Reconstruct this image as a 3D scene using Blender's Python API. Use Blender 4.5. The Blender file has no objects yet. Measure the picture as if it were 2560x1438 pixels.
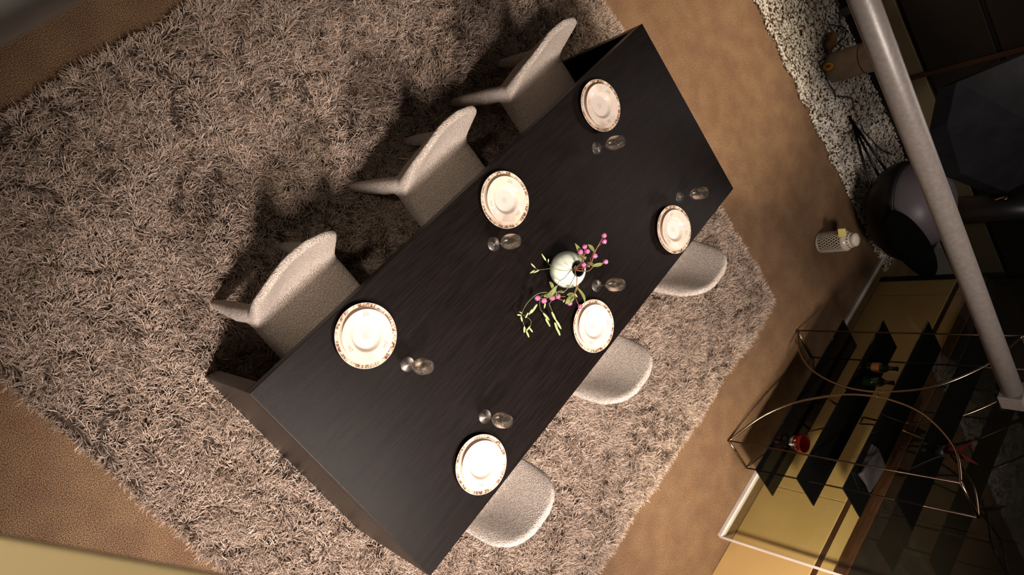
import bpy, bmesh, math, random
import numpy as np
from mathutils import Vector, Matrix, noise
random.seed(7); rng = np.random.default_rng(7)
sc = bpy.context.scene
COL = sc.collection
PI = math.pi

# ------------------------------------------------------------------ camera
F, CX, CY = 1766.87, 1280.0, 719.0
ROT = np.array([[0.60659082, -0.6602315, 0.44287915],
                [-0.55508244, -0.75052828, -0.35859557],
                [0.56914942, -0.02831366, -0.82174648]])      # world axes in camera axes (x right, y down, z forward)
CAM = np.array([-1.530, 1.132, 3.2])
cam = bpy.data.cameras.new('camera'); co = bpy.data.objects.new('camera', cam); COL.objects.link(co)
cam.sensor_width = 36; cam.lens = 36 * F / 2560; cam.clip_start = .02
m = Matrix.Identity(4)
for r in range(3):
    m[r][0] = ROT[r][0]; m[r][1] = -ROT[r][1]; m[r][2] = -ROT[r][2]; m[r][3] = CAM[r]
co.matrix_world = m
cam.dof.use_dof = True; cam.dof.focus_distance = 2.95; cam.dof.aperture_fstop = 4.0
sc.camera = co

# ------------------------------------------------------------------ world, lamps, exposure
W = bpy.data.worlds.new('world'); sc.world = W; W.use_nodes = True
W.node_tree.nodes['Background'].inputs[0].default_value = (.62, .52, .44, 1)
W.node_tree.nodes['Background'].inputs[1].default_value = .035
def look(o, t):
    o.rotation_euler = (Vector(t) - o.location).to_track_quat('-Z', 'Y').to_euler()
def spot(name, loc, tgt, power, col, ang, blend=.6, size=.12):
    l = bpy.data.lights.new(name, 'SPOT'); l.energy = power; l.color = col
    l.spot_size = math.radians(ang); l.spot_blend = blend; l.shadow_soft_size = size
    o = bpy.data.objects.new(name, l); COL.objects.link(o); o.location = loc; look(o, tgt); return o
def area(name, loc, tgt, power, col, sx, sy):
    l = bpy.data.lights.new(name, 'AREA'); l.shape = 'RECTANGLE'; l.size = sx; l.size_y = sy
    l.energy = power; l.color = col
    o = bpy.data.objects.new(name, l); COL.objects.link(o); o.location = loc; look(o, tgt); return o
spot('ceiling_spot_table', (-4.0, -1.0, 4.7), (-1.1, -.6, .2), 2450, (1, .87, .80), 45, 1, .34)
spot('added_soft_fill', (-1.5, -1.5, 5.0), (.75, -.25, .4), 1150, (1, .86, .76), 70, 1, .45)  # added fill for the right half of the table, no actual fixture
spot('ceiling_spot_walkway', (2.9, -.2, 4.2), (2.5, -.2, 0), 850, (1, .84, .64), 38, 1, .15)
area('window_glow', (3.9, -1.75, 3.3), (1.0, -.1, .75), 21, (1, .88, .82), 1.7, 1.2)
spot('cabinet_spot', (-.9, -1.5, 2.3), (.6, -2.77, .1), 480, (1, .86, .66), 56, 1, .1)
spot('added_ledge_fill', (-2.6, 2.3, 4.4), (-1.65, 1.1, 2.6), 190, (1, .86, .70), 34, 1, .1)  # added only to brighten the ledge and handrail
for sx_, sy_, tx_, ty_ in [(-1.6, 2.3, -1.2, 1), (1.2, 2.4, .8, 1), (-3.4, -.2, -1.5, 0), (2.6, 1.6, 1, .5), (.2, -2.3, .2, -.6), (-1.6, -2.5, -.8, -.5)]:
    area('added_reflection_strip', (sx_, sy_, 4.6), (tx_, ty_, 0), 1.0 if sy_ > -1 else 3.0, (1, .9, .8), 1.2, .05)  # unseen strips added to give the glasses reflections and a little fill
sc.view_settings.view_transform = 'Standard'; sc.view_settings.look = 'None'
sc.view_settings.exposure = 0; sc.view_settings.gamma = 1; sc.view_settings.use_curve_mapping = False

# ------------------------------------------------------------------ helpers
def ray(px, py):
    v = ROT @ np.array([px - CX, py - CY, F]); return v
def at(px, py, z):                       # point of height z seen at that pixel
    v = ray(px, py); t = (z - CAM[2]) / v[2]; p = CAM + v * t; return Vector(p)
def srgb(r, g, b):
    f = lambda c: (c / 255 / 12.92) if c / 255 <= .04045 else ((c / 255 + .055) / 1.055) ** 2.4
    return (f(r), f(g), f(b), 1)
def new_mat(name):
    M = bpy.data.materials.new(name); M.use_nodes = True
    nt = M.node_tree; b = nt.nodes['Principled BSDF']; return M, nt, b
def mat(name, col, rough=.5, metal=0, noise_scale=None, col2=None, bump=0, bscale=None, detail=4, stretch=None, spec=None, coat=0, trans=0, ior=1.5, lo=.35, hi=.65):
    M, nt, b = new_mat(name)
    b.inputs['Base Color'].default_value = col; b.inputs['Roughness'].default_value = rough
    b.inputs['Metallic'].default_value = metal; b.inputs['IOR'].default_value = ior
    b.inputs['Coat Weight'].default_value = coat; b.inputs['Transmission Weight'].default_value = trans
    if spec is not None: b.inputs['Specular IOR Level'].default_value = spec
    if noise_scale or bump:
        tc = nt.nodes.new('ShaderNodeTexCoord'); mp = nt.nodes.new('ShaderNodeMapping')
        nt.links.new(tc.outputs['Object'], mp.inputs[0])
        if stretch: mp.inputs['Scale'].default_value = stretch
    if noise_scale:
        n = nt.nodes.new('ShaderNodeTexNoise'); n.inputs['Scale'].default_value = noise_scale; n.inputs['Detail'].default_value = detail
        nt.links.new(mp.outputs[0], n.inputs[0])
        r = nt.nodes.new('ShaderNodeValToRGB'); r.color_ramp.elements[0].color = col; r.color_ramp.elements[1].color = col2
        r.color_ramp.elements[0].position = lo; r.color_ramp.elements[1].position = hi
        nt.links.new(n.outputs[0], r.inputs[0]); nt.links.new(r.outputs[0], b.inputs['Base Color'])
    if bump:
        n2 = nt.nodes.new('ShaderNodeTexNoise'); n2.inputs['Scale'].default_value = bscale or noise_scale; n2.inputs['Detail'].default_value = 3
        nt.links.new(mp.outputs[0], n2.inputs[0])
        bp = nt.nodes.new('ShaderNodeBump'); bp.inputs['Strength'].default_value = bump; bp.inputs['Distance'].default_value = .01
        nt.links.new(n2.outputs[0], bp.inputs['Height']); nt.links.new(bp.outputs[0], b.inputs['Normal'])
    return M
def pane_mat(name, tint, rough=.02, ior=1.45):       # clear sheet: fresnel reflection over a tinted see-through
    M, nt, b = new_mat(name); nt.nodes.remove(b)
    out = nt.nodes['Material Output']; tr = nt.nodes.new('ShaderNodeBsdfTransparent'); tr.inputs[0].default_value = tint
    gl = nt.nodes.new('ShaderNodeBsdfGlossy'); gl.inputs['Roughness'].default_value = rough
    fr = nt.nodes.new('ShaderNodeFresnel'); fr.inputs[0].default_value = ior
    mx = nt.nodes.new('ShaderNodeMixShader'); ge = nt.nodes.new('ShaderNodeNewGeometry'); ml = nt.nodes.new('ShaderNodeMath'); ml.operation = 'MULTIPLY'
    iv = nt.nodes.new('ShaderNodeMath'); iv.operation = 'SUBTRACT'; iv.inputs[0].default_value = 1; nt.links.new(ge.outputs['Backfacing'], iv.inputs[1])
    nt.links.new(fr.outputs[0], ml.inputs[0]); nt.links.new(iv.outputs[0], ml.inputs[1]); nt.links.new(ml.outputs[0], mx.inputs[0])   # only the outer faces reflect
    nt.links.new(tr.outputs[0], mx.inputs[1]); nt.links.new(gl.outputs[0], mx.inputs[2]); nt.links.new(mx.outputs[0], out.inputs[0])
    return M
def obj(name, bm, material, parent=None, smooth=False, bevel=0, bseg=2, loc=None):
    me = bpy.data.meshes.new(name)
    if isinstance(bm, bmesh.types.BMesh):
        bmesh.ops.recalc_face_normals(bm, faces=bm.faces[:]); bm.to_mesh(me); bm.free()
    else: me = bm
    o = bpy.data.objects.new(name, me); COL.objects.link(o)
    if material: me.materials.append(material)
    if parent: o.parent = parent
    if loc: o.location = loc
    if smooth: me.shade_smooth()
    if bevel:
        md = o.modifiers.new('bevel', 'BEVEL'); md.width = bevel; md.segments = bseg; md.limit_method = 'ANGLE'; md.harden_normals = False
    return o
def tag(o, label, cat, group=None, kind=None):
    if label: o['label'] = label
    if cat: o['category'] = cat
    if group: o['group'] = group
    if kind: o['kind'] = kind
    return o
def thing(name, label, cat, loc=(0, 0, 0), rotz=0, group=None):
    o = bpy.data.objects.new(name, None); COL.objects.link(o); o.location = loc; o.rotation_euler = (0, 0, rotz)
    o.empty_display_size = .05
    return tag(o, label, cat, group)
def dup(root, loc, rotz, label):
    r = root.copy(); COL.objects.link(r); r.location = loc; r.rotation_euler = (0, 0, rotz); r['label'] = label
    for ch in list(root.children):
        c = ch.copy(); COL.objects.link(c); c.parent = r
        for g in ch.children:
            d = g.copy(); COL.objects.link(d); d.parent = c
    return r
def box(bm, x0, x1, y0, y1, z0, z1):
    vs = [bm.verts.new(p) for p in [(x0, y0, z0), (x1, y0, z0), (x1, y1, z0), (x0, y1, z0), (x0, y0, z1), (x1, y0, z1), (x1, y1, z1), (x0, y1, z1)]]
    for f in [(0, 3, 2, 1), (4, 5, 6, 7), (0, 1, 5, 4), (1, 2, 6, 5), (2, 3, 7, 6), (3, 0, 4, 7)]: bm.faces.new([vs[i] for i in f])
    return vs
def bx(*a): bm = bmesh.new(); box(bm, *a); return bm
def spline(pts, n=6):
    P = [Vector(p) for p in pts]
    if len(P) < 3: return P
    out = []
    for i in range(len(P) - 1):
        p0 = P[max(i - 1, 0)]; p1 = P[i]; p2 = P[i + 1]; p3 = P[min(i + 2, len(P) - 1)]
        for k in range(n):
            t = k / n
            out.append(.5 * ((2 * p1) + (-p0 + p2) * t + (2 * p0 - 5 * p1 + 4 * p2 - p3) * t * t + (-p0 + 3 * p1 - 3 * p2 + p3) * t ** 3))
    out.append(P[-1]); return out
def tube(bm, pts, rad, seg=8):
    P = [Vector(p) for p in pts]; n = len(P); rads = rad if hasattr(rad, '__len__') else [rad] * n
    rings = []; up = None
    for i, p in enumerate(P):
        d = (P[min(i + 1, n - 1)] - P[max(i - 1, 0)]).normalized()
        if up is None: up = d.orthogonal().normalized()
        else: up = (up - d * up.dot(d)).normalized()
        s = d.cross(up)
        rings.append([bm.verts.new(p + (up * math.cos(2 * PI * k / seg) + s * math.sin(2 * PI * k / seg)) * rads[i]) for k in range(seg)])
    for a, b in zip(rings, rings[1:]):
        for k in range(seg): bm.faces.new((a[k], a[(k + 1) % seg], b[(k + 1) % seg], b[k]))
    bm.faces.new(rings[0][::-1]); bm.faces.new(rings[-1])
def tb(pts, rad, seg=8): bm = bmesh.new(); tube(bm, pts, rad, seg); return bm
def lathe(bm, prof, seg=48, sx=1, sy=1, c=(0, 0)):
    rings = []
    for r, z in prof:
        if r < 1e-6: rings.append([bm.verts.new((c[0], c[1], z))])
        else: rings.append([bm.verts.new((c[0] + sx * r * math.cos(2 * PI * k / seg), c[1] + sy * r * math.sin(2 * PI * k / seg), z)) for k in range(seg)])
    for a, b in zip(rings, rings[1:]):
        for k in range(seg):
            k2 = (k + 1) % seg
            if len(a) == 1 and len(b) == 1: continue
            if len(a) == 1: bm.faces.new((a[0], b[k], b[k2]))
            elif len(b) == 1: bm.faces.new((a[k], a[k2], b[0]))
            else: bm.faces.new((a[k], a[k2], b[k2], b[k]))
def lt(prof, seg=48, **k): bm = bmesh.new(); lathe(bm, prof, seg, **k); return bm
def frame_to(p, q):            # matrix that takes local z 0..1 onto p..q
    d = (q - p); return Matrix.Translation(p) @ d.to_track_quat('Z', 'Y').to_matrix().to_4x4(), d.length

# ------------------------------------------------------------------ materials
M_carpet = mat('brown_loop_carpet', srgb(58, 44, 38), .95, noise_scale=300, col2=srgb(172, 138, 106), bump=.3, bscale=300, detail=3, lo=.40, hi=.64, spec=.1)
M_backing = mat('rug_backing', srgb(62, 50, 42), .95, bump=.5, bscale=90)
M_espresso = mat('espresso_oak_veneer', srgb(13, 10, 9), .31, noise_scale=9, col2=srgb(28, 21, 19), bump=.10, bscale=60, stretch=(1, 14, 14), detail=8, lo=.3, hi=.75, spec=.18)
M_boucle = mat('beige_boucle_wool', srgb(160, 138, 122), .95, noise_scale=260, col2=srgb(252, 240, 228), bump=1, bscale=240, detail=2, lo=.3, hi=.66, spec=.15)
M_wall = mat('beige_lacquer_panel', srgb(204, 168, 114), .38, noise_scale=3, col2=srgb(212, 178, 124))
M_wall_up = mat('shaded_panel', srgb(30, 26, 21), .5, noise_scale=3, col2=srgb(36, 31, 25))  # pale panels darkened: the fading light is put into the colour
M_brown = mat('brown_timber_rail', srgb(62, 36, 22), .5, noise_scale=6, col2=srgb(84, 52, 32), stretch=(1, 20, 20))
M_darkwall = mat('dark_backing_wall', srgb(34, 28, 24), .8, noise_scale=5, col2=srgb(42, 34, 28))
M_pale = mat('pale_infill_panel', srgb(136, 122, 92), .6, noise_scale=4, col2=srgb(148, 134, 102))
M_pebble = mat('white_pebble', srgb(178, 170, 156), .7, noise_scale=12, col2=srgb(238, 232, 220))
M_stone = mat('round_river_stone', srgb(176, 158, 138), .6, noise_scale=6, col2=srgb(208, 190, 166), bump=.15, bscale=40)
M_chrome = mat('polished_champagne_metal', srgb(150, 132, 112), .22, 1)
M_wire = mat('dark_bronze_wire', srgb(92, 74, 62), .35, 1)
M_blackglass = mat('black_glass_shelf', (.002, .002, .002, 1), .03, spec=.3)
M_pipe = mat('grey_white_painted_pipe', srgb(100, 94, 90), .4, noise_scale=60, col2=srgb(110, 103, 99), bump=.06, bscale=50)
M_rail = mat('grey_painted_rail', srgb(140, 134, 130), .5, noise_scale=8, col2=srgb(150, 144, 140))
M_cream = mat('cream_painted_ledge', srgb(212, 190, 140), .6, noise_scale=4, col2=srgb(220, 198, 148))
M_black = mat('black_satin_shell', (.005, .005, .006, 1), .45, spec=.3)
M_graph = mat('graphite_satin_shell', srgb(96, 88, 96), .42, noise_scale=4, col2=srgb(104, 96, 104))
M_grey = mat('dark_grey_canvas', srgb(15, 15, 18), .8, bump=.3, bscale=120, noise_scale=8, col2=srgb(20, 20, 23), spec=.05)
M_vase = mat('pale_celadon_glaze', srgb(226, 238, 216), .12, noise_scale=5, col2=srgb(244, 248, 236), coat=.5)
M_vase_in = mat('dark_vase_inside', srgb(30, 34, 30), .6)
M_berry = mat('purple_pink_berry', srgb(168, 84, 138), .42, noise_scale=90, col2=srgb(214, 128, 172), coat=.1)
M_stem = mat('green_stem', srgb(104, 112, 70), .6, noise_scale=40, col2=srgb(136, 138, 92))
M_twig = mat('reddish_twig', srgb(140, 84, 62), .6, noise_scale=40, col2=srgb(166, 112, 92))
M_leaf = mat('olive_leaf', srgb(122, 132, 66), .5, noise_scale=30, col2=srgb(176, 182, 112))
M_bud = mat('pale_green_bud', srgb(150, 158, 96), .5, noise_scale=60, col2=srgb(196, 200, 146))
M_stoneware = mat('grey_concrete', srgb(142, 128, 112), .6, noise_scale=12, col2=srgb(164, 148, 134), bump=.1, bscale=50)
M_cable = mat('black_cable', (.01, .01, .01, 1), .5)
M_yellow = mat('yellow_plastic', srgb(240, 170, 30), .5)
M_wood = mat('brown_driftwood', srgb(120, 86, 48), .7, noise_scale=10, col2=srgb(146, 110, 66), stretch=(1, 1, 8))
M_ceram = mat('white_ceramic', srgb(216, 206, 190), .3, coat=.2)
M_note = mat('yellow_paper_note', srgb(238, 220, 130), .8)
M_red = mat('red_glaze', srgb(210, 24, 34), .2, coat=.4)
M_white = mat('white_glaze', srgb(226, 216, 200), .3)
M_darkprint = mat('dark_print', srgb(40, 34, 34), .5)
M_bottle = mat('green_bottle_glass', srgb(36, 62, 34), .08, trans=.6)
M_blabel = mat('bottle_label', srgb(170, 106, 62), .6)
M_mag = mat('magazine_cover', srgb(40, 38, 42), .4, noise_scale=6, col2=srgb(66, 62, 66))
M_flower = mat('red_leaf', srgb(84, 10, 16), .5, noise_scale=20, col2=srgb(110, 16, 22))
M_pane = pane_mat('clear_glass_sheet', (.90, .92, .87, 1))
M_edge = mat('polished_glass_edge', srgb(206, 196, 200), .25, noise_scale=5, col2=srgb(226, 216, 216))
M_wine = pane_mat('thin_wine_glass', (.95, .93, .90, 1), .04, 1.9)
nt = M_wine.node_tree; out = nt.nodes['Material Output']; m1 = out.inputs[0].links[0].from_node
lw = nt.nodes.new('ShaderNodeLayerWeight'); lw.inputs[0].default_value = .35
ml = nt.nodes.new('ShaderNodeMath'); ml.operation = 'MULTIPLY_ADD'; ml.inputs[1].default_value = .42; ml.inputs[2].default_value = .05; nt.links.new(lw.outputs['Facing'], ml.inputs[0])
g2 = nt.nodes.new('ShaderNodeBsdfGlossy'); g2.inputs['Roughness'].default_value = .32; g2.inputs[0].default_value = (.95, .88, .80, 1)
m2 = nt.nodes.new('ShaderNodeMixShader'); nt.links.new(ml.outputs[0], m2.inputs[0]); nt.links.new(m1.outputs[0], m2.inputs[1]); nt.links.new(g2.outputs[0], m2.inputs[2]); nt.links.new(m2.outputs[0], out.inputs[0])

nt = M_carpet.node_tree; b_ = nt.nodes['Principled BSDF']; lk = b_.inputs['Base Color'].links[0]; src = lk.from_socket
n3 = nt.nodes.new('ShaderNodeTexNoise'); n3.inputs['Scale'].default_value = 7; n3.inputs['Detail'].default_value = 6; nt.links.new(nt.nodes['Mapping'].outputs[0], n3.inputs[0])
r3 = nt.nodes.new('ShaderNodeValToRGB'); r3.color_ramp.elements[0].color = (.80, .76, .75, 1); r3.color_ramp.elements[1].color = (1.0, 1.0, .94, 1); r3.color_ramp.elements[0].position = .35; r3.color_ramp.elements[1].position = .65
nt.links.new(n3.outputs[0], r3.inputs[0]); mc = nt.nodes.new('ShaderNodeMix'); mc.data_type = 'RGBA'; mc.blend_type = 'MULTIPLY'; mc.inputs[0].default_value = 1
nt.links.new(src, mc.inputs[6]); nt.links.new(r3.outputs[0], mc.inputs[7]); nt.links.new(mc.outputs[2], b_.inputs['Base Color'])
# ------------------------------------------------------------------ setting
tag(obj('floor', bx(-6, 5.5, -3.2, 6, -.05, 0), M_carpet), None, None, kind='structure')
YW = -2.77
wall = tag(obj('wall_back', bx(-6, 3.12, YW - .14, YW - .018, 0, 4.6), M_darkwall), None, None, kind='structure')
for a, b in [(-5.2, -3.172), (-3.168, -1.142), (-1.136, .896), (.902, 2.932), (2.938, 3.12)]:
    obj('panel', bx(a, b, YW - .018, YW, .004, .615), M_wall, wall, bevel=.002)
    obj('panel', bx(a, b, YW - .018, YW - .002, .655, .755), M_wall, wall, bevel=.002)
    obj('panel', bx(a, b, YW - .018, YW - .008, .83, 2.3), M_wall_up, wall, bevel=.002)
tag(obj('trim_1', bx(-5.2, 3.12, YW - .018, YW - .006, .618, .652), M_brown), None, None, kind='structure')
tag(obj('trim_2', bx(-5.2, 3.12, YW - .018, YW + .012, .758, .826), M_brown), None, None, kind='structure')
tag(obj('trim_3', bx(3.12, 3.17, YW - .14, YW + .01, 0, 4.6), M_black), None, None, kind='structure')
XR = 4.22
wr = tag(obj('wall_right', bx(XR + .03, XR + .2, -6, 6, 0, 4.6), M_darkwall), None, None, kind='structure')
tag(obj('baseboard_right', bx(XR - .01, XR + .03, -6, 6, 0, .10), M_darkwall), None, None, kind='structure')
ys = [-5.3 + .76 * i for i in range(14)]
for i, y0 in enumerate(ys[:-1]):
    for z0, z1 in [(.11, .42), (.46, .95), (.99, 1.5)]:
        obj('panel', bx(XR, XR + .03, y0 + .02, y0 + .74, z0, z1), M_pale if z0 < .4 else M_wall_up, wr, bevel=.003)  # upper cells use the darkened colour, shade painted in
for i, y0 in enumerate(ys):
    obj('batten', bx(XR - .01, XR + .03, y0 - .02, y0 + .02, .10, 1.5), M_brown, wr)

# gravel bed: loose white pebbles beside the carpet
def gravel():
    ico = bmesh.new(); bmesh.ops.create_icosphere(ico, subdivisions=1, radius=1)
    V = np.array([v.co for v in ico.verts]); Fc = np.array([[v.index for v in f.verts] for f in ico.faces]); ico.free()
    n = 26000
    y = rng.uniform(-2.75, 2.6, n); x = 3.235 + (XR - 3.235) * rng.uniform(0, 1, n) ** 1.0
    x += .012 * np.sin(y * 21) * (x < 3.3)
    s = rng.uniform(.0055, .012, n); z = rng.uniform(.0, .022, n)
    sc3 = np.stack([s * rng.uniform(.8, 1.5, n), s * rng.uniform(.8, 1.4, n), s * rng.uniform(.55, .9, n)], 1)
    a = rng.uniform(0, 2 * PI, n); ca, sa = np.cos(a), np.sin(a)
    P = V[None] * sc3[:, None]
    X = P[..., 0] * ca[:, None] - P[..., 1] * sa[:, None] + x[:, None]; Y = P[..., 0] * sa[:, None] + P[..., 1] * ca[:, None] + y[:, None]
    Z = P[..., 2] + z[:, None] + .004
    verts = np.stack([X, Y, Z], -1).reshape(-1, 3); faces = (Fc[None] + (np.arange(n) * len(V))[:, None, None]).reshape(-1, 3)
    me = bpy.data.meshes.new('gravel'); me.vertices.add(len(verts)); me.vertices.foreach_set('co', verts.ravel())
    me.loops.add(faces.size); me.loops.foreach_set('vertex_index', faces.ravel().astype(np.int32))
    me.polygons.add(len(faces)); me.polygons.foreach_set('loop_start', np.arange(0, faces.size, 3, dtype=np.int32))
    me.update(calc_edges=True); me.validate()
    o = obj('gravel', me, M_pebble)
    tag(o, 'bed of loose white gravel beside the brown carpet', 'gravel', kind='stuff')
gravel()
STP = [(2044, 14), (2061, 3), (2070, 22), (2041, 66), (2063, 68), (2035, 100), (2020, 30), (2094, 228), (2141, 226), (2152, 253), (2143, 268), (2163, 270), (2124, 253), (2131, 281), (2147, 283), (2108, 299),
       (2128, 317), (2142, 335), (2119, 348), (2158, 364), (2178, 338), (2028, 10), (2018, 76), (2134, 240)]
for i, (a, b) in enumerate(STP):
    p = at(a, b, .04); s = random.uniform(.020, .028)
    bm = lt([(0, -.6 * s), (.6 * s, -.5 * s), (.95 * s, -.2 * s), (s, .1 * s), (.8 * s, .45 * s), (.45 * s, .62 * s), (0, .68 * s)], 14, sx=1.15)
    white = (a, b) == (2108, 299)
    o = obj('stone', bm, M_ceram if white else M_stone, None, True, loc=(p.x, p.y, .034)); o.rotation_euler.z = random.uniform(0, 3)
    tag(o, 'whitest round stone on the gravel, at the tip of the black rods' if white else 'round pale stone on the gravel, ' + ('above the grey bollard' if b < 110 else 'in the cluster just below the grey bollard' if b < 290 else 'near the black rods'), 'stone', 'round stones scattered on the gravel')

# ------------------------------------------------------------------ shag rug
RX0, RX1, RY0, RY1 = -1.735, 1.865, -1.885, 1.71
rug = obj('shag_rug', bx(RX0, RX1, RY0, RY1, .001, .012), M_backing)
tag(rug, 'large greige shag rug with long pile under the dining table', 'rug')
def pile():
    M, nt, b = new_mat('greige_shag_pile')
    b.inputs['Roughness'].default_value = .8; b.inputs['Specular IOR Level'].default_value = .2
    at_ = nt.nodes.new('ShaderNodeAttribute'); at_.attribute_name = 'tint'
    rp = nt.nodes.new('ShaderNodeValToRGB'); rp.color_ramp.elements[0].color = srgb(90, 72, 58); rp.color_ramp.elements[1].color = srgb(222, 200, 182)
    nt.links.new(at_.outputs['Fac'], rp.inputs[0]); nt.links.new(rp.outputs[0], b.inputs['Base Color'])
    N = 470000
    x = rng.uniform(RX0 + .005, RX1 - .005, N); y = rng.uniform(RY0 + .005, RY1 - .005, N)
    # smooth direction and thickness fields, made of a few sines
    def field(x, y, fs, seed, k=14):
        r = np.random.default_rng(seed); v = np.zeros_like(x)
        for _ in range(k):
            th = r.uniform(0, 2 * PI); f = fs * r.uniform(.5, 1.8); v += np.sin(f * (x * np.cos(th) + y * np.sin(th)) + r.uniform(0, 6.28))
        return v / math.sqrt(k / 2)
    ang = 2.3 * field(x, y, 16, 1) + 1.0 * field(x, y, 45, 2) + rng.normal(0, .75, N) + .5
    den = field(x, y, 14, 3) + .7 * field(x, y, 40, 4)
    keep = rng.uniform(0, 1, N) < np.clip(.86 + .16 * den, .45, 1)
    x, y, ang, den = x[keep], y[keep], ang[keep], den[keep]; n = len(x)
    edge = np.minimum.reduce([x - RX0, RX1 - x, y - RY0, RY1 - y])
    L = rng.uniform(.038, .068, n) * np.clip(1 + .10 * den, .75, 1.25)
    lean = rng.uniform(.45, 1.25, n)                       # angle from vertical at the tip
    # near the border lean outwards
    out = np.arctan2(np.where(np.minimum(y - RY0, RY1 - y) <= np.minimum(x - RX0, RX1 - x), np.where(y - RY0 < RY1 - y, -1., 1.), 0),
                     np.where(np.minimum(y - RY0, RY1 - y) > np.minimum(x - RX0, RX1 - x), np.where(x - RX0 < RX1 - x, -1., 1.), 0))
    be = edge < .03; ang = np.where(be, out + rng.normal(0, .5, n), ang)
    L = np.where(edge < .03, L * .85, L)
    w = rng.uniform(.0011, .0020, n)
    curl = rng.normal(0, .9, n)
    K = 4; ts = np.linspace(0, 1, K)
    P = np.zeros((n, K, 3)); P[:, 0] = np.stack([x, y, np.full(n, .010)], 1)
    for k in range(1, K):
        t = ts[k]; th = lean * (.35 + .95 * t); a = ang + curl * t; st = L / (K - 1)
        P[:, k, 0] = P[:, k - 1, 0] + st * np.sin(th) * np.cos(a)
        P[:, k, 1] = P[:, k - 1, 1] + st * np.sin(th) * np.sin(a)
        P[:, k, 2] = np.maximum(P[:, k - 1, 2] + st * np.cos(th), .012)
    a = ang + rng.normal(0, .5, n)
    S = np.stack([-np.sin(a), np.cos(a), rng.normal(0, .35, n)], 1) * w[:, None]
    wk = np.array([.85, 1.1, 1.05, .4])
    A = P + S[:, None] * wk[None, :, None]; B = P - S[:, None] * wk[None, :, None]
    verts = np.stack([A, B], 2).reshape(-1, 3)             # n,K,2
    base = np.arange(n) * (K * 2)
    q = np.array([[2 * k, 2 * k + 1, 2 * k + 3, 2 * k + 2] for k in range(K - 1)])
    faces = (base[:, None, None] + q[None]).reshape(-1, 4)
    me = bpy.data.meshes.new('pile'); me.vertices.add(len(verts)); me.vertices.foreach_set('co', verts.ravel())
    me.loops.add(faces.size); me.loops.foreach_set('vertex_index', faces.ravel().astype(np.int32))
    me.polygons.add(len(faces)); me.polygons.foreach_set('loop_start', np.arange(0, faces.size, 4, dtype=np.int32))
    me.update(calc_edges=True)
    me.polygons.foreach_set('use_smooth', np.ones(len(faces), dtype=bool))
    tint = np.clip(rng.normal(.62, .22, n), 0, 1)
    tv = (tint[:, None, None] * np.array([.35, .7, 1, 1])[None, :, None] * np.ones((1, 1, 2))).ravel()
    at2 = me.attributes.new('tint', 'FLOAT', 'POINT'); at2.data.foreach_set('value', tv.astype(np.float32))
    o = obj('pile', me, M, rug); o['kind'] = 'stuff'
pile()

# ------------------------------------------------------------------ dining table
T = thing('dining_table', 'long espresso-stained oak dining table with waterfall panel ends', 'table', (0, 0, 0))
TX, TY = 1.25, .506
obj('tabletop', bx(-TX, TX, -TY, TY, .70, .75), M_espresso, T, bevel=.0018)
for s in (-1, 1):
    obj('end_panel', bx(min(s * TX, s * (TX - .05)), max(s * TX, s * (TX - .05)), -TY, TY, .0122, .699), M_espresso, T, bevel=.0018)
obj('apron', bx(-TX + .05, TX - .05, -.08, -.05, .60, .699), M_espresso, T)

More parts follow.
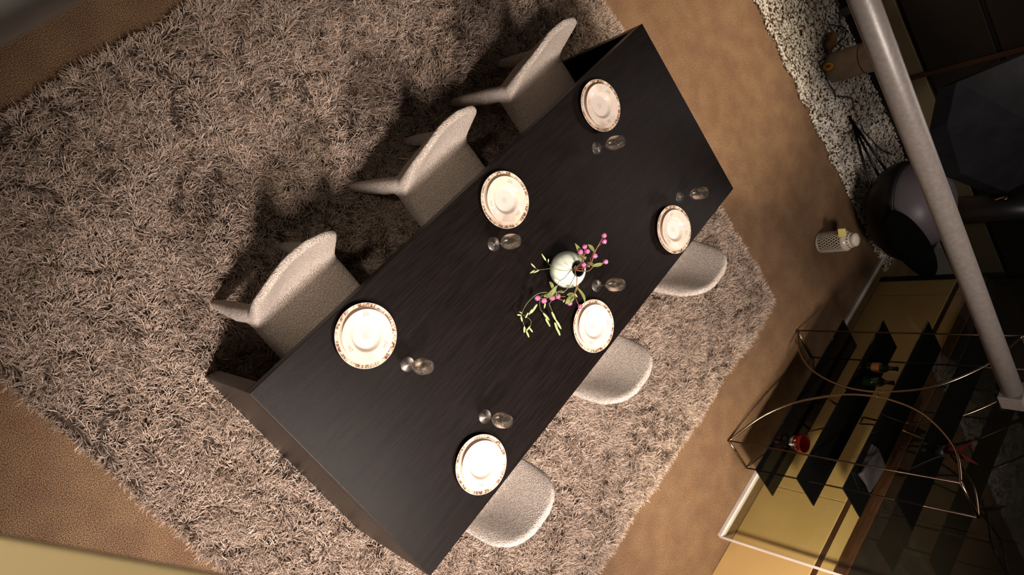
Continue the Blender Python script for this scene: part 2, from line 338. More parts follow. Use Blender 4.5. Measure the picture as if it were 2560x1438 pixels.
# ------------------------------------------------------------------ upholstered chairs (local +y is the back)
def chair_body():
    bm = bmesh.new()
    # seat cushion: rounded slab
    def slab(cx, cy, hx, hy, z0, z1, r):
        n = 40; rings = []
        for (ins, z) in [(.02, z0), (.0, z0 + .02), (.0, z1 - .025), (.012, z1 - .008), (.035, z1)]:
            ring = []
            for k in range(n):
                a = 2 * PI * k / n; c, s = math.cos(a), math.sin(a); e = 5.0
                rr = (abs(c) ** e + abs(s) ** e) ** (-1 / e)
                ring.append(bm.verts.new((cx + (hx - ins) * c * rr, cy + (hy - ins) * s * rr, z)))
            rings.append(ring)
        for A, B in zip(rings, rings[1:]):
            for k in range(n): bm.faces.new((A[k], A[(k + 1) % n], B[(k + 1) % n], B[k]))
        bm.faces.new(rings[0][::-1]); bm.faces.new(rings[-1])
    slab(0, -.015, .215, .235, .375, .465, .05)
    # backrest: leaning shell, curved in plan, arched top
    NU, NV = 25, 12
    def P(u, v, side):
        zt = .768 - .115 * abs(u) ** 4.5; z = .39 + (zt - .39) * v
        hw = .213 - .012 * v
        yb = .192 - .055 * u * u; yt = .298 - .055 * u * u
        y = yb + (yt - yb) * v
        th = (.038 - .022 * v) * (1 - .25 * abs(u) ** 6) + (.016 * math.exp(-((v - .16) / .13) ** 2) if side < 0 else 0)
        return Vector((u * hw, y + side * th, z))
    loops = {}
    for side in (-1, 1):
        loops[side] = [[bm.verts.new(P(-1 + 2 * i / (NU - 1), j / (NV - 1), side)) for i in range(NU)] for j in range(NV)]
    for side in (-1, 1):
        G = loops[side]
        for j in range(NV - 1):
            for i in range(NU - 1): bm.faces.new((G[j][i], G[j][i + 1], G[j + 1][i + 1], G[j + 1][i]))
    A, B = loops[-1], loops[1]
    for j in range(NV - 1):
        for i in (0, NU - 1): bm.faces.new((A[j][i], A[j + 1][i], B[j + 1][i], B[j][i]))
    for i in range(NU - 1):
        for j in (0, NV - 1): bm.faces.new((A[j][i], A[j][i + 1], B[j][i + 1], B[j][i]))
    for sx in (-1, 1):
        tube(bm, [(sx * .178, .178, .50), (sx * .182, .176, .42), (sx * .187, .192, .30), (sx * .19, .225, .12), (sx * .192, .245, .004)], [.018, .036, .040, .029, .020], 14)
        tube(bm, [(sx * .175, -.17, .42), (sx * .183, -.19, .25), (sx * .195, -.215, .004)], [.042, .034, .019], 14)
    bmesh.ops.recalc_face_normals(bm, faces=bm.faces[:])
    me = bpy.data.meshes.new('body'); bm.to_mesh(me); bm.free()
    o = bpy.data.objects.new('body', me); COL.objects.link(o)
    r = o.modifiers.new('r', 'REMESH'); r.mode = 'VOXEL'; r.voxel_size = .0075; r.adaptivity = 0
    s = o.modifiers.new('s', 'SMOOTH'); s.factor = .5; s.iterations = 14
    dg = bpy.context.evaluated_depsgraph_get(); ev = o.evaluated_get(dg); full = bpy.data.meshes.new_from_object(ev)
    bpy.data.objects.remove(o); return full
full = chair_body()
fv = np.array([v.co[:] for v in full.vertices]); fn = np.array([v.normal[:] for v in full.vertices])
def region(c):
    x, y, z = c
    if z < .365: return 1 + (x > 0) + 2 * (y > 0)          # four legs
    if y > .125 + .15 * max(0, z - .44) and (z > .462 or y > .19): return 5
    return 0
groups = {}
for p in full.polygons:
    c = fv[list(p.vertices)].mean(0); groups.setdefault(region(c), []).append(list(p.vertices))
def sub_mesh(name, faces):
    idx = sorted({i for f in faces for i in f}); mp = {a: b for b, a in enumerate(idx)}
    me = bpy.data.meshes.new(name); me.from_pydata([fv[i].tolist() for i in idx], [], [[mp[i] for i in f] for f in faces])
    me.shade_smooth(); me.normals_split_custom_set_from_vertices([fn[i].tolist() for i in idx]); me.update(); return me
chair = thing('dining_chair', '', 'chair', group='beige upholstered chairs around the dining table')
for k, fs in sorted(groups.items()):
    nm = 'seat' if k == 0 else 'backrest' if k == 5 else 'leg'
    obj(nm, sub_mesh(nm, fs), M_boucle, chair)
CH = [(-.825, .465, 0, 'lowest beige boucle chair on the left side of the table, beside the near end panel'),
      (.0, .465, 0, 'middle beige boucle chair on the left side, its back and rear legs in view'),
      (.735, .465, 0, 'topmost beige boucle chair in the photo, beside the far end panel'),
      (-.785, -.465, PI, 'lowest beige chair in the photo, only its rounded back showing past the table'),
      (.035, -.465, PI, 'middle one of the three beige chairs on the right side of the table'),
      (.80, -.465, PI, 'rightmost beige chair, only its rounded back showing, nearest the rug corner')]
for i, (x, y, r, lb) in enumerate(CH):
    if i == 0: chair.location = (x, y, .012); chair.rotation_euler.z = r; chair['label'] = lb
    else: dup(chair, (x, y, .012), r, lb)

# ------------------------------------------------------------------ tableware
def painted(name, prof, seg, fn_col, rough=.12):
    bm = bmesh.new(); lathe(bm, prof, seg); bmesh.ops.recalc_face_normals(bm, faces=bm.faces[:])
    me = bpy.data.meshes.new(name); bm.to_mesh(me); bm.free(); me.shade_smooth()
    ca = me.color_attributes.new('print', 'FLOAT_COLOR', 'POINT')
    for i, v in enumerate(me.vertices):
        r = math.hypot(v.co.x, v.co.y); a = math.atan2(v.co.y, v.co.x); ca.data[i].color = fn_col(r, a, v.co)
    return me
def mix(a, b, t): return tuple(a[i] * (1 - t) + b[i] * t for i in range(3)) + (1,)
C_w = srgb(218, 204, 194); C_cream = srgb(236, 214, 186); C_br = srgb(112, 72, 50); C_mint = srgb(214, 224, 212); C_pk = srgb(240, 208, 198); C_dk = srgb(96, 72, 66)
M_plate, nt, b = new_mat('printed_porcelain'); b.inputs['Roughness'].default_value = .14; b.inputs['Coat Weight'].default_value = .3
a_ = nt.nodes.new('ShaderNodeAttribute'); a_.attribute_name = 'print'; nt.links.new(a_.outputs['Color'], b.inputs['Base Color'])
def col_dinner(r, a, p):
    t = r / .121
    n1 = noise.noise(Vector((a * 3.2, t * 3, 1))); n2 = noise.noise(Vector((math.cos(a) * 22, math.sin(a) * 22, t * 10)))
    if t > .985: return C_w
    if t > .875: c = mix(C_br, C_cream, min(1, max(0, .25 + 1.5 * n2 + (.6 if math.sin(a * 6) > .45 else 0)))); return c
    if t > .80: return mix(mix(C_cream, C_mint, .5 + n1), C_pk, max(0, min(1, .5 + 1.4 * n2)))
    return C_w
def motif(px, py):
    if abs(px) > .012 or abs(py) > .006: return 0
    v = math.sin(px * 900) * math.cos(py * 700 + px * 300); return 1 if v > .25 else 0
def col_soup(r, a, p):
    t = r / .098
    n1 = noise.noise(Vector((math.cos(a) * 3, math.sin(a) * 3, t * 2)))
    n2 = noise.noise(Vector((p.x * 45, p.y * 45, 3.)))
    c = C_w
    if t > .985: return srgb(246, 232, 214)
    if t > .56:
        c = mix(mix(C_w, C_cream, max(0, min(1, .4 + n1))), C_mint if n2 > 0 else C_pk, min(.6, abs(n2) * 1.6))
    for k in range(3):
        ak = .5 + k * 2 * PI / 3; q = Vector((p.x * math.cos(ak) + p.y * math.sin(ak) - .079, -p.x * math.sin(ak) + p.y * math.cos(ak)))
        if motif(q.y, q.x): return C_dk
    if r < .013 and math.sin(p.x * 700) * math.sin(p.y * 700 + 1) > .1: return mix(C_w, srgb(170, 140, 130), .6)
    return c
prof_d = [(0, .004), (.04, .003), (.062, .0), (.066, .001), (.075, .006), (.100, .0155), (.1205, .0215), (.121, .0225), (.1205, .0235)] + [(.1205 - .0024 * k, .0232 - .0010 * k) for k in range(1, 18)] + [(.074, .0085), (.066, .006), (.03, .006), (0, .006)]
prof_s = [(0, .011), (.035, .0105), (.050, .0075), (.053, .0085), (.066, .021), (.08, .0275), (.097, .033), (.098, .034), (.097, .035)] + [(.097 - .0012 * k, .0346 - .00022 * k) for k in range(1, 30)] + [(.059, .0265), (.055, .021), (.051, .0155), (.046, .0135)] + [(.046 - .0012 * k, .0132) for k in range(1, 38)] + [(0, .0132)]
me_d = painted('dinner_plate', prof_d, 160, col_dinner); me_s = painted('soup_plate', prof_s, 288, col_soup)
PL = [(-.826, .370, 'near-left corner of the table'), (-.815, -.355, 'lowest place setting in the photo'), (.0, .365, 'left-hand setting in the middle of the table'),
      (0.0, -.355, 'setting just below the flower vase'), (.722, .364, 'topmost place setting in the photo'), (.713, -.364, 'rightmost place setting in the photo')]
for i, (x, y, w) in enumerate(PL):
    o = obj('dinner_plate', me_d, M_plate if i == 0 else None, loc=(x, y, .7505)); o.rotation_euler.z = i * 1.1
    tag(o, 'dinner plate with brown patterned rim, ' + w, 'plate', 'dinner plates on the dark table')
    o = obj('soup_plate', me_s, M_plate if i == 0 else None, loc=(x, y, .7508)); o.rotation_euler.z = .4 + i * .9
    tag(o, 'sprig-patterned soup plate stacked on top, ' + w, 'plate', 'soup plates on the dark table')
# wine glass: one thing with foot, stem and bowl
def bowl_prof(t=.0011):
    o = [(.0035, .072), (.010, .074), (.0195, .081), (.0275, .095), (.0315, .112), (.0315, .129), (.0287, .149), (.0255, .164)]
    i = [(r - t, z + (.002 if k < 3 else 0)) for k, (r, z) in enumerate(o)][::-1]; i[-1] = (0, .0765); return [(0, .071)] + o + [(o[-1][0] - t / 2, o[-1][1] + .0006)] + i
GL = [(-.772, .167, 'beside the near-left plate'), (-.667, -.237, 'above the lowest plate in the photo'), (-.158, .258, 'below the left-hand middle plate, left of the vase'),
      (.151, -.243, 'right of the flower vase'), (.584, .225, 'below the topmost plate'), (.877, -.280, 'nearest the far right corner of the table')]
g0 = thing('wine_glass', '', 'glass', group='stemmed glasses on the dark table')
obj('foot', lt([(0, 0), (.0285, .0), (.030, .0008), (.0285, .0018), (.018, .0034), (.008, .0062), (0, .0075)], 40), M_wine, g0, True)
obj('stem', lt([(0, .0065), (.0062, .0068), (.0038, .012), (.0030, .035), (.0034, .060), (.0058, .0720), (0, .0725)], 20), M_wine, g0, True)
obj('bowl', lt(bowl_prof(), 48), M_wine, g0, True)
for i, (x, y, w) in enumerate(GL):
    lb = 'clear stemmed wine glass, ' + w
    if i == 0: g0.location = (x, y, .7504); g0['label'] = lb
    else: dup(g0, (x, y, .7504), 0, lb)

# ------------------------------------------------------------------ vase and sprigs
VX, VY = .024, -.042
v = thing('vase', 'round pale celadon glazed vase in the middle of the table', 'vase', (VX, VY, .7503))
R_ = .081
pr = [(0, 0.001), (.034, 0), (.040, .003)]
for k in range(3, 19):
    a = -PI / 2 + (PI - .42) * k / 18
    a = -1.05 + (1.05 + 1.14) * (k - 3) / 15; pr.append((R_ * math.cos(a), .073 + .075 * math.sin(a)))
obj('body', lt(pr, 72), M_vase, v, True)
re, ze = pr[-1]
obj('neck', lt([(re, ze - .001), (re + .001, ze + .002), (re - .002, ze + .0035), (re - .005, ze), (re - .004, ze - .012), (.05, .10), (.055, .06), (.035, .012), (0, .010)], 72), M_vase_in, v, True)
def cp(x, y): return 1260 + x / 4.229, 560 + y / 4.229          # enlargement to photo pixels
def pt(x, y, z): a, b = cp(x, y); return at(a, b, z)
def leaf_mesh(p, q, wd, bend=.15):
    d = q - p; L = d.length; d.normalize(); s = d.cross(Vector((0, 0, 1))).normalized(); n = s.cross(d)
    bm = bmesh.new(); rows = []
    K = 7
    for k in range(K):
        t = k / (K - 1); w = wd * math.sin(PI * min(1, t * .93 + .04)) ** .8; c = p + d * L * t + n * bend * L * math.sin(PI * t)
        rows.append([bm.verts.new(c - s * w + n * w * .35), bm.verts.new(c), bm.verts.new(c + s * w + n * w * .35)])
    for a, b in zip(rows, rows[1:]):
        for i in range(2): bm.faces.new((a[i], a[i + 1], b[i + 1], b[i]))
    bmesh.ops.solidify(bm, geom=bm.faces[:], thickness=.0007)
    return bm
def bud_mesh(p, q, r):
    pts = [p + (q - p) * t for t in (0, .12, .35, .65, .88, 1)]; return tb(pts, [r * .35, r * .75, r, r * .95, r * .7, r * .3], 8)
berry_me = None
def sprig(name, label, stems, berries=(), leaves=(), buds=(), twig=False):
    t = thing(name, label, 'plant', (VX, VY, .80), group='sprigs in the vase')
    off = Vector((-VX, -VY, -.80))
    for st, r in stems:
        P = spline([p + off for p in st], 5); n = len(P)
        obj('stem', tb(P, [r * (1 - .5 * k / n) for k in range(n)], 6), M_twig if twig else M_stem, t, True)
    for p, r in berries:
        p = p + off
        bm = lt([(0, -r), (.55 * r, -.85 * r), (.95 * r, -.35 * r), (r, .15 * r), (.75 * r, .68 * r), (.35 * r, .92 * r), (.2 * r, 1.12 * r), (0, 1.05 * r)], 14)
        o = obj('berry', bm, M_berry, t, True, loc=p); o.rotation_euler = (random.uniform(-.9, .9), random.uniform(-.9, .9), 0)
    for a, b, w in leaves: obj('leaf', leaf_mesh(a + off, b + off, w, random.uniform(-.05, .16)), M_leaf, t, True)
    for a, b, r in buds: obj('bud', bud_mesh(a + off, b + off, r), M_bud, t, True)
    return t
mouth = Vector((VX, VY, .86))
def S(*p, start=mouth): return ([start] if start else []) + [pt(*q) for q in p]
B = lambda x, y, z, r=.0105: (pt(x, y, z), r)
sprig('berry_sprig', 'sprig of pink-purple berries rising to the right out of the vase', [
    (S((900, 440, .96), (960, 300, 1.02), (1035, 160, 1.05), (1055, 130, 1.05)), .0022), (S((930, 330, .98), (985, 250, 1.02), (1050, 190, 1.03), start=None), .0015),
    (S((840, 400, .95), (820, 320, .99), start=Vector((VX, VY, .87))), .0016), (S((825, 400, .95), (850, 310, .99), (855, 250, 1.0)), .0015), (S((850, 330, .98), (882, 290, 1.0), start=None), .0013),
    (S((900, 410, .95), (915, 360, .97), (960, 337, .99)), .0016), (S((880, 500, .92), (950, 450, .95), (1070, 400, .98)), .0018), (S((815, 500, .91), (843, 432, .95)), .0014)],
    [B(1058, 122, 1.05, .0112), B(1060, 183, 1.03, .0112), B(853, 240, 1.0), B(882, 288, 1.0, .011), B(808, 295, .99, .0115), B(960, 337, .99, .0115), B(1075, 398, .98, .0112), B(843, 430, .95)],
    [(pt(825, 415, .94), pt(750, 208, .99), .013), (pt(955, 292, 1.0), pt(885, 218, 1.01), .009), (pt(880, 410, .95), pt(965, 450, .96), .007), (pt(930, 445, .96), pt(1048, 418, .98), .008), (pt(800, 330, .97), pt(870, 380, .97), .007)],
    [(pt(850, 380, .96), pt(868, 345, .97), .003), (pt(880, 430, .95), pt(905, 455, .95), .003)], twig=True)
sprig('berry_sprig', 'sprig of pink-purple berries drooping below the vase towards a plate', [
    (S((770, 560, .93), (765, 650, .93), (750, 745, .90), (720, 790, .88)), .0022), (S((750, 760, .89), (775, 830, .86), (800, 870, .84), start=None), .0014), (S((745, 745, .90), (660, 810, .87), (560, 790, .86), (500, 785, .85), start=None), .0015),
    (S((650, 770, .88), (590, 765, .87), start=None), .0013), (S((520, 760, .87), (430, 790, .85), (370, 785, .84), start=None), .0013)],
    [B(352, 783, .84, .0125), B(422, 812, .84, .0125), B(507, 782, .85, .0125), B(570, 765, .86, .012), B(693, 835, .86, .0125), B(806, 875, .84, .0115)],
    [(pt(735, 740, .90), pt(650, 845, .87), .014), (pt(745, 745, .90), pt(665, 750, .89), .009), (pt(770, 670, .92), pt(848, 852, .86), .008), (pt(740, 735, .90), pt(790, 640, .92), .006), (pt(740, 770, .9), pt(690, 840, .87), .008)],
    [(pt(745, 730, .9), pt(775, 775, .89), .003), (pt(640, 800, .87), pt(625, 830, .86), .003)], twig=True)
sprig('bud_sprig', 'thin green sprig with slim buds reaching left over the vase', [
    (S((720, 495, .905), (600, 490, .925), (520, 470, .92), (440, 478, .89), (370, 485, .87), (330, 470, .86)), .0013), (S((520, 460, .92), (480, 430, .90), (440, 385, .88), start=None), .0011)], (), (),
    [(pt(445, 390, .88), pt(397, 315, .88), .0038), (pt(468, 405, .89), pt(470, 365, .89), .0033), (pt(332, 465, .86), pt(285, 418, .86), .0035), (pt(325, 488, .86), pt(275, 522, .85), .0035), (pt(372, 488, .87), pt(305, 518, .85), .0035)])
sprig('bud_sprig', 'longest green sprig with slim buds, arching down to the lower left', [
    (S((760, 440, .92), (745, 550, .945), (700, 640, .935), (640, 712, .91), (560, 722, .90), (450, 722, .90), (350, 742, .89), (250, 832, .86), (200, 920, .82), (188, 985, .80), (215, 1078, .77), (245, 1130, .765)), .0019),
    (S((205, 965, .80), (275, 1010, .785), (285, 1060, .775), (255, 1110, .768), start=None), .0011)], (),
    [(pt(520, 690, .92), pt(480, 610, .93), .009), (pt(440, 772, .89), pt(555, 655, .93), .012), (pt(420, 770, .89), pt(530, 720, .91), .010)],
    [(pt(350, 848, .85), pt(285, 945, .82), .0055), (pt(300, 900, .83), pt(262, 960, .81), .0045), (pt(255, 938, .82), pt(225, 995, .80), .004), (pt(182, 965, .80), pt(136, 960, .795), .0036), (pt(192, 945, .81), pt(160, 925, .80), .0032), (pt(180, 975, .80), pt(192, 1032, .78), .0045),
     (pt(215, 1080, .775), pt(214, 1150, .765), .0048), (pt(278, 1078, .772), pt(232, 1135, .766), .0045), (pt(268, 1098, .77), pt(303, 1145, .763), .004), (pt(235, 1130, .768), pt(264, 1200, .762), .0045)])
sprig('bud_sprig', 'green sprig with fat paired buds hanging down between the berries', [
    (S((690, 510, .92), (640, 570, .935), (580, 610, .93), (560, 665, .92), (520, 720, .90), (400, 760, .88), (378, 830, .85), (385, 900, .82), (420, 945, .80)), .0016),
    (S((545, 740, .89), (500, 815, .86), (480, 855, .84), (510, 925, .81), start=None), .0014), (S((600, 632, .93), (660, 640, .93), (690, 665, .92), start=None), .0011), (S((475, 840, .84), (500, 900, .82), (535, 985, .79), start=None), .0012)], (),
    [(pt(570, 715, .90), pt(640, 722, .90), .006), (pt(545, 700, .91), pt(545, 790, .88), .006)],
    [(pt(415, 942, .80), pt(480, 1020, .775), .0055), (pt(440, 1000, .785), pt(487, 1085, .765), .0052), (pt(505, 930, .81), pt(548, 1022, .785), .0055), (pt(545, 1010, .79), pt(605, 1112, .765), .0055), (pt(535, 1040, .785), pt(572, 1145, .765), .0055), (pt(565, 1110, .77), pt(592, 1180, .760), .005),
     (pt(435, 838, .85), pt(425, 892, .83), .0042), (pt(350, 850, .86), pt(310, 900, .84), .005)])

# ------------------------------------------------------------------ white lattice lantern on the carpet
LX, LY = 2.665, -1.965
ln = thing('lantern', 'white lattice ceramic lantern with slotted lid standing on the carpet', 'lantern', (LX, LY, 0))
bm = bmesh.new()
n, h = 22, 9
r0, z0, z1 = .077, .018, .205
for s in (1, -1):
    for k in range(n):
        pts = [(r0 * math.cos(2 * PI * k / n + s * t * 1.35), r0 * math.sin(2 * PI * k / n + s * t * 1.35), z0 + (z1 - z0) * t) for t in np.linspace(0, 1, 12)]
        tube(bm, pts, .0042, 4)
o = obj('lattice', bm, M_ceram, ln, True)
obj('base', lt([(0, 0), (.074, 0), (.080, .004), (.081, .016), (.078, .022), (.070, .022), (.068, .006), (0, .006)], 40), M_ceram, ln, True)
obj('liner', lt([(0, .01), (.066, .01), (.066, .205), (0, .205)], 32), mat('dark_liner', srgb(70, 52, 40), .8), ln, True)
lid = obj('lid', lt([(.078, .200), (.082, .204), (.082, .214), (.076, .226), (.066, .236), (.060, .244), (.058, .262), (0, .266)], 40), M_ceram, ln, True)
obj('knob', lt([(.045, .262), (.050, .268), (.052, .285), (.047, .297), (.02, .302), (0, .303)], 32), M_ceram, ln, True)
bm = bmesh.new()
for k in range(16):
    a = 2 * PI * k / 16; c, s = math.cos(a), math.sin(a)
    vs = box(bm, .0575, .0610, -.0035, .0035, .246, .258)
    for v_ in vs: x, y = v_.co.x, v_.co.y; v_.co.x, v_.co.y = x * c - y * s, x * s + y * c
obj('slots', bm, M_darkprint, lid)
p = at(2105, 582, .235)
o = obj('paper_note', bx(-.030, .030, -.0008, .0008, -.026, .026), M_note, loc=p); o.rotation_euler = (.5, .0, .948)
tag(o, 'small yellow paper note stuck on the lantern', 'note')

# ------------------------------------------------------------------ etagere with black glass shelves
E_ = thing('etagere', 'open metal etagere with two bowed frames and black glass shelves', 'shelf', (1.39, -2.38, 0))
def el(p): return Vector((p[0] - 1.39, p[1] + 2.38, p[2]))
arcR = [(1.956, .012), (1.726, .137), (1.558, .31), (1.45, .53), (1.410, .73), (1.425, .93), (1.507, 1.16), (1.72, 1.38), (1.945, 1.48)]
arcL = [(0.838, .012), (1.076, .138), (1.235, .31), (1.335, .53), (1.372, .73), (1.355, .93), (1.265, 1.16), (1.065, 1.38), (.845, 1.48)]
for yy in (-2.245, -2.53):
    for A in (arcR, arcL):
        P = spline([el((x, yy, z)) for x, z in A], 8); obj('bowed_bar', tb(P, .0078, 8), M_chrome, E_, True)
    for x in (1.95, .842): obj('upright', tb([el((x, yy, .0)), el((x, yy, 1.48))], .0055, 8), M_wire, E_, True)
    for z in (.62, .84): obj('link', tb([el((1.362, yy, z)), el((1.422, yy, z))], .006, 8), M_chrome, E_, True)
for x in (1.95, .842):
    for z in (.008, 1.48): obj('cross_bar', tb([el((x, -2.245, z)), el((x, -2.53, z))], .008, 8), M_chrome, E_, True)
SZ = [.33, .622, .917, 1.215]
for z in SZ: obj('shelf', bx(.655 - 1.39, 2.07 - 1.39, -2.503 + 2.38, -2.243 + 2.38, z - .008, z), M_blackglass, E_, bevel=.001)
# glass sheet behind it
G_ = thing('glass_screen', 'large clear glass screen with pale polished base edge behind the shelves', 'glass screen', (0, 0, 0))
obj('pane', bx(.34, 3.36, -2.650, -2.640, .03, 2.3), M_pane, G_)
obj('base_edge', bx(.335, 3.36, -2.665, -2.625, 0, .03), M_edge, G_, bevel=.003)
obj('side_edge', bx(.330, .340, -2.655, -2.635, .03, 2.3), M_edge, G_, bevel=.002)
# mug
mg = thing('mug', 'white mug with red inside and printed band on the lowest shelf', 'mug', (1.035, -2.40, SZ[0] + .0005))
obj('body', lt([(0, 0), (.026, 0), (.030, .004), (.040, .03), (.046, .062), (.047, .078), (.0445, .078), (.043, .06), (.036, .025), (.025, .008), (0, .007)], 40), M_white, mg, True)
obj('inside', lt([(.0478, .074), (.0482, .0795), (.046, .0802), (.0435, .0785), (.0425, .06), (.0355, .0255), (.0245, .0086), (0, .0078)], 40), M_red, mg, True)
obj('red_band', lt([(.0402, .030), (.0408, .030), (.0470, .062), (.0478, .074), (.0470, .075)], 40), M_red, mg, True)
obj('handle', tb(spline([(-.028, .026, .058), (-.046, .040, .056), (-.052, .046, .036), (-.034, .030, .020), (-.026, .022, .022)], 5), .0048, 8), M_white, mg, True)
bm = bmesh.new()
for k in range(9):
    a = 2.0 + k * .35; vs = box(bm, .0425, .0448, -.004, .004, .040, .052 if k % 2 else .058)
    for v_ in vs: x, y = v_.co.x, v_.co.y; v_.co.x, v_.co.y = x * math.cos(a) - y * math.sin(a), x * math.sin(a) + y * math.cos(a)
obj('print', bm, M_white, mg); mg.scale = (1.25, 1.25, 1.25)
# bottles on the second shelf
for i, (bx_, by_, lb) in enumerate([(1.70, -2.33, 'dark green glass bottle with a tan label on the second shelf'), (1.60, -2.36, 'dark green glass bottle without label, beside the labelled one')]):
    bt = thing('bottle', lb, 'bottle', (bx_, by_, SZ[1] + .0005), group='green bottles on the etagere')
    obj('body', lt([(0, 0), (.030, 0), (.033, .004), (.033, .10), (.030, .118), (.016, .138), (.0135, .15), (.0135, .185), (.016, .187), (.016, .195), (.0115, .195), (.011, .15), (0, .14)], 32), M_bottle, bt, True)
    if i == 0: obj('label_band', lt([(.0332, .035), (.0338, .036), (.0338, .088), (.0332, .089)], 32), M_blabel, bt, True)
# magazines on the third shelf, red-leaved plant on the top one
for k in range(3):
    o = obj('magazine', bx(-.11, .11, -.075, .075, 0, .012), M_mag, loc=(.93 - .01 * k, -2.37, SZ[2] + .0005 + .0125 * k), bevel=.001); o.rotation_euler.z = .1 - .12 * k
    tag(o, ['bottom', 'middle', 'top'][k] + ' grey magazine of the pile on the third shelf', 'magazine', 'magazines on the etagere')
pl = thing('red_leaf_plant', 'dark red strap-leaved plant in a small black pot on the top shelf', 'plant', (1.13, -2.38, SZ[3] + .0005))
obj('pot', lt([(0, 0), (.028, 0), (.036, .06), (.032, .06), (.026, .05), (0, .05)], 24), M_black, pl, True)
for a in (.3, 1.5, 2.5, 3.6, 4.9, 5.6):
    d = Vector((math.cos(a), math.sin(a), 0)); obj('leaf', leaf_mesh(Vector((0, 0, .045)) + d * .006, Vector((0, 0, .15 + .05 * math.sin(a * 3))) + d * .10, .013, .12), M_flower, pl, True)

# ------------------------------------------------------------------ things on the gravel
bl = thing('bollard', 'grey cylindrical bollard standing on the gravel', 'bollard', (3.74, -1.02, .0))
obj('shaft', lt([(0, .0), (.115, .0), (.118, .01), (.118, .50), (.108, .512), (0, .512)], 48), M_stoneware, bl, True)
obj('seam', lt([(.1182, .30), (.1195, .302), (.1195, .306), (.1182, .308)], 48), M_darkprint, bl, True)
yr = obj('cable_clip', tb(spline([(0, 0, 0), (.022, 0, .035), (0, 0, .08), (-.022, 0, .038), (0, 0, 0)], 5), .009, 8), M_yellow, loc=(3.632, -.955, .03)); yr.rotation_euler.z = 1.0
tag(yr, 'bright yellow cable clip at the foot of the grey bollard', 'clip')
def cable(pts, r, label):
    o = obj('cable', tb(spline(pts, 6), r, 6), M_cable, None, True); tag(o, label, 'cable', 'black cables on the gravel')
g = lambda a, b, z=.04: at(a, b, z)
cable([g(2097, 128, .06), g(2075, 140), g(2052, 152), g(2050, 165), g(2062, 180), g(2070, 205), g(2085, 228), g(2090, 240), g(2128, 245), g(2133, 265), g(2134, 285)], .006, 'black cable looping around the foot of the bollard')
cable([g(2070, 140), g(2060, 115), g(2058, 95), g(2070, 90, .07), g(2068, 130)], .006, 'black cable lying across the brown driftwood')
cable([g(2098, 33), g(2101, 62), g(2114, 72), g(2112, 92), g(2095, 108), g(2105, 115), g(2096, 128), g(2118, 126)], .006, 'black cable coming down from the white stand at the top of the gravel')
cable([g(2085, 80), g(2072, 62), g(2090, 64), g(2100, 68)], .005, 'short black cable curl beside the driftwood')
cable([g(2155, 312), g(2160, 330), g(2180, 350), g(2200, 372), g(2232, 386)], .005, 'thin black cable under the black rods of the lounge seat')
p, q = g(2070, 125, .05), g(2083, 82, .06)
o = obj('driftwood', tb([p, p + (q - p) * .15, p + (q - p) * .5, p + (q - p) * .9, q], [.018, .04, .046, .038, .014], 12), M_wood, None, True)
tag(o, 'brown piece of driftwood lying on the gravel by the bollard', 'wood')
p = g(2098, 36, .02)
st = thing('stand', 'small white square stand on the gravel at the top edge of the photo', 'stand', (p.x, p.y, 0))
obj('post', bx(.0, .11, -.03, .03, .0, .34), M_pipe, st, bevel=.004); obj('foot', bx(-.005, .125, -.045, .045, 0, .03), M_pipe, st, bevel=.004)

# black lounge seat: shell, lit dome cushion, dark opening, rod legs
CXL, CYL = 3.30, -2.20
lg = thing('lounge_seat', 'round black shell lounge seat on thin black rods beside the gravel', 'lounge chair', (CXL, CYL, 0))
bm = lt([(0, .14), (.15, .145), (.28, .18), (.365, .26), (.40, .34), (.405, .40), (.395, .44), (.37, .45), (.34, .43), (.20, .40), (0, .39)], 64); obj('shell', bm, M_black, lg, True)
bm = lt([(.345, .43), (.33, .50), (.295, .575), (.24, .635), (.16, .675), (0, .69)], 64, c=(.04, .02)); obj('cushion', bm, M_graph, lg, True)
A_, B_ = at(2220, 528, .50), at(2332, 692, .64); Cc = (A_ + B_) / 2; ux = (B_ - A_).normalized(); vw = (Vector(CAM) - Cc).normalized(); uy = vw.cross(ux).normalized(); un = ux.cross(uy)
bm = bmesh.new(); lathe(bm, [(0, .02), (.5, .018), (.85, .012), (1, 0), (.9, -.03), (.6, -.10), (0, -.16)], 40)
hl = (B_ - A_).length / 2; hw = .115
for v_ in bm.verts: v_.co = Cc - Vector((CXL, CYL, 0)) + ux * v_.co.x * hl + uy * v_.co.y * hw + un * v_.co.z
obj('dark_opening', bm, mat('matt_black_hollow', (.003, .003, .003, 1), .95, spec=.03), lg, True)  # solid lens; the dark of the hollow is painted as black
def rod(p, q, r=.011): obj('leg', tb([p, q], r, 8), M_black, lg, True)
Lc = lambda v: v - Vector((CXL, CYL, 0))
f1 = Lc(at(2122, 291, .02)); f2 = Lc(at(2168, 528, .02))
rod(f1, Vector((.06, .33, .24))); rod(f1 + Vector((.02, 0, 0)), Vector((-.08, .33, .23))); rod(f1, Vector((.16, .28, .26))); rod(f2, Vector((-.10, -.05, .24)))
rod(Vector((.42, -.30, .02)), Vector((.15, -.1, .22)))

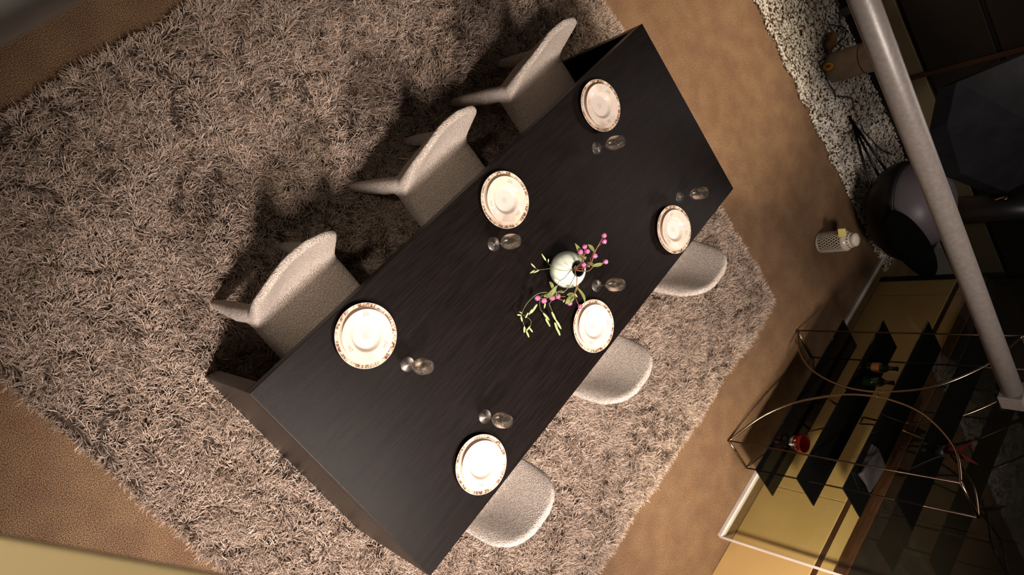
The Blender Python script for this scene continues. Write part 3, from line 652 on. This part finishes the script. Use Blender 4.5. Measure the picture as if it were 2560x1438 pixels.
# white pipe arm, bracket at its end
P1, P2 = Vector((.868, .262, 1.95)), Vector((1.167, -1.856, 1.73))
pd = (P2 - P1).normalized(); PA = P1 - pd * 1.6
pp = thing('pipe_arm', 'long white painted steel pipe crossing above the far table end', 'pipe', P1)
obj('tube', tb([PA - P1, P2 - P1], .047, 40), M_pipe, pp, True)
b0 = P2 - P1
Mx, _ = frame_to(b0, b0 + pd)
bm = bx(-.055, .055, -.055, .055, 0, .10); bm.transform(Mx); obj('end_box', bm, M_pipe, pp, bevel=.006)
bm = bx(-.03, .03, -.075, -.056, -.01, .16); bm.transform(Mx); obj('bracket', bm, M_black, pp, bevel=.003)
bm = tb([Vector((0, .0, .10)), Vector((0, 0, .145))], .02, 16); bm.transform(Mx); obj('bolt', bm, mat('rusty_steel', srgb(110, 60, 44), .6, .5), pp, True)

# dark fixtures hanging further right
def poly_shade():
    Z = 1.05
    P = [at(a, b, z) for a, b, z in [(2392, 205, 1.7), (2368, 314, 1.6), (2380, 360, 1.55), (2402, 434, 1.5), (2517, 481, 1.5), (2640, 420, 1.6), (2740, 300, 1.8), (2600, 120, 1.85)]]
    c = sum(P, Vector()) / len(P) + Vector((.05, -.03, .14)); bm = bmesh.new()
    vs = [bm.verts.new(p) for p in P]; t = bm.verts.new(c); d = Vector((.03, -.02, -.10)); lo = [bm.verts.new(p + d) for p in P]
    n = len(P)
    for i in range(n): bm.faces.new((vs[i], vs[(i + 1) % n], t)); bm.faces.new((vs[i], lo[i], lo[(i + 1) % n], vs[(i + 1) % n]))
    bm.faces.new(lo); return bm
o = obj('canvas_shade', poly_shade(), M_grey, bevel=.004); tag(o, 'dark grey faceted canvas shade in the shadow at the right edge', 'shade')
a_, b2 = at(2395, 522, 1.25), at(2680, 512, 1.75)
sp = thing('bolster_tube', 'black horizontal tube with a chrome hook at the right edge', 'tube', a_)
obj('tube', tb([a_ - a_, b2 - a_], .075, 32), M_black, sp, True)
hk = at(2488, 500, 1.50) - a_
obj('hook', tb(spline([hk, hk + Vector((-.01, .02, .06)), hk + Vector((-.05, .03, .07))], 4), .006, 8), M_chrome, sp, True)

# rails of the gallery right below the camera
rl = obj('handrail', tb([(-3.2, 1.325, 2.6), (.5, 1.325, 2.6)], .045, 24), M_rail, None, True); tag(rl, 'blurred grey round handrail across the upper left corner', 'rail')
e0, e1 = Vector((-1.641, 1.025, 2.6)), Vector((-1.575, .89, 2.6)); d = (e1 - e0).normalized(); nrm = Vector((d.y, -d.x, 0))
if nrm.x > 0: nrm = -nrm
bm = bmesh.new(); q = [e0 - d * .8, e1 + d * .3, e1 + d * .3 + nrm * .3, e0 - d * .8 + nrm * .3]
lo = [bm.verts.new(v_ - Vector((0, 0, .012))) for v_ in q]; hi = [bm.verts.new(v_) for v_ in q]
bm.faces.new(lo); bm.faces.new(hi)
for i in range(4): bm.faces.new((lo[i], lo[(i + 1) % 4], hi[(i + 1) % 4], hi[i]))
o = obj('gallery_ledge', bm, M_cream, bevel=.003); tag(o, 'blurred cream painted ledge in the lower left corner', 'ledge')
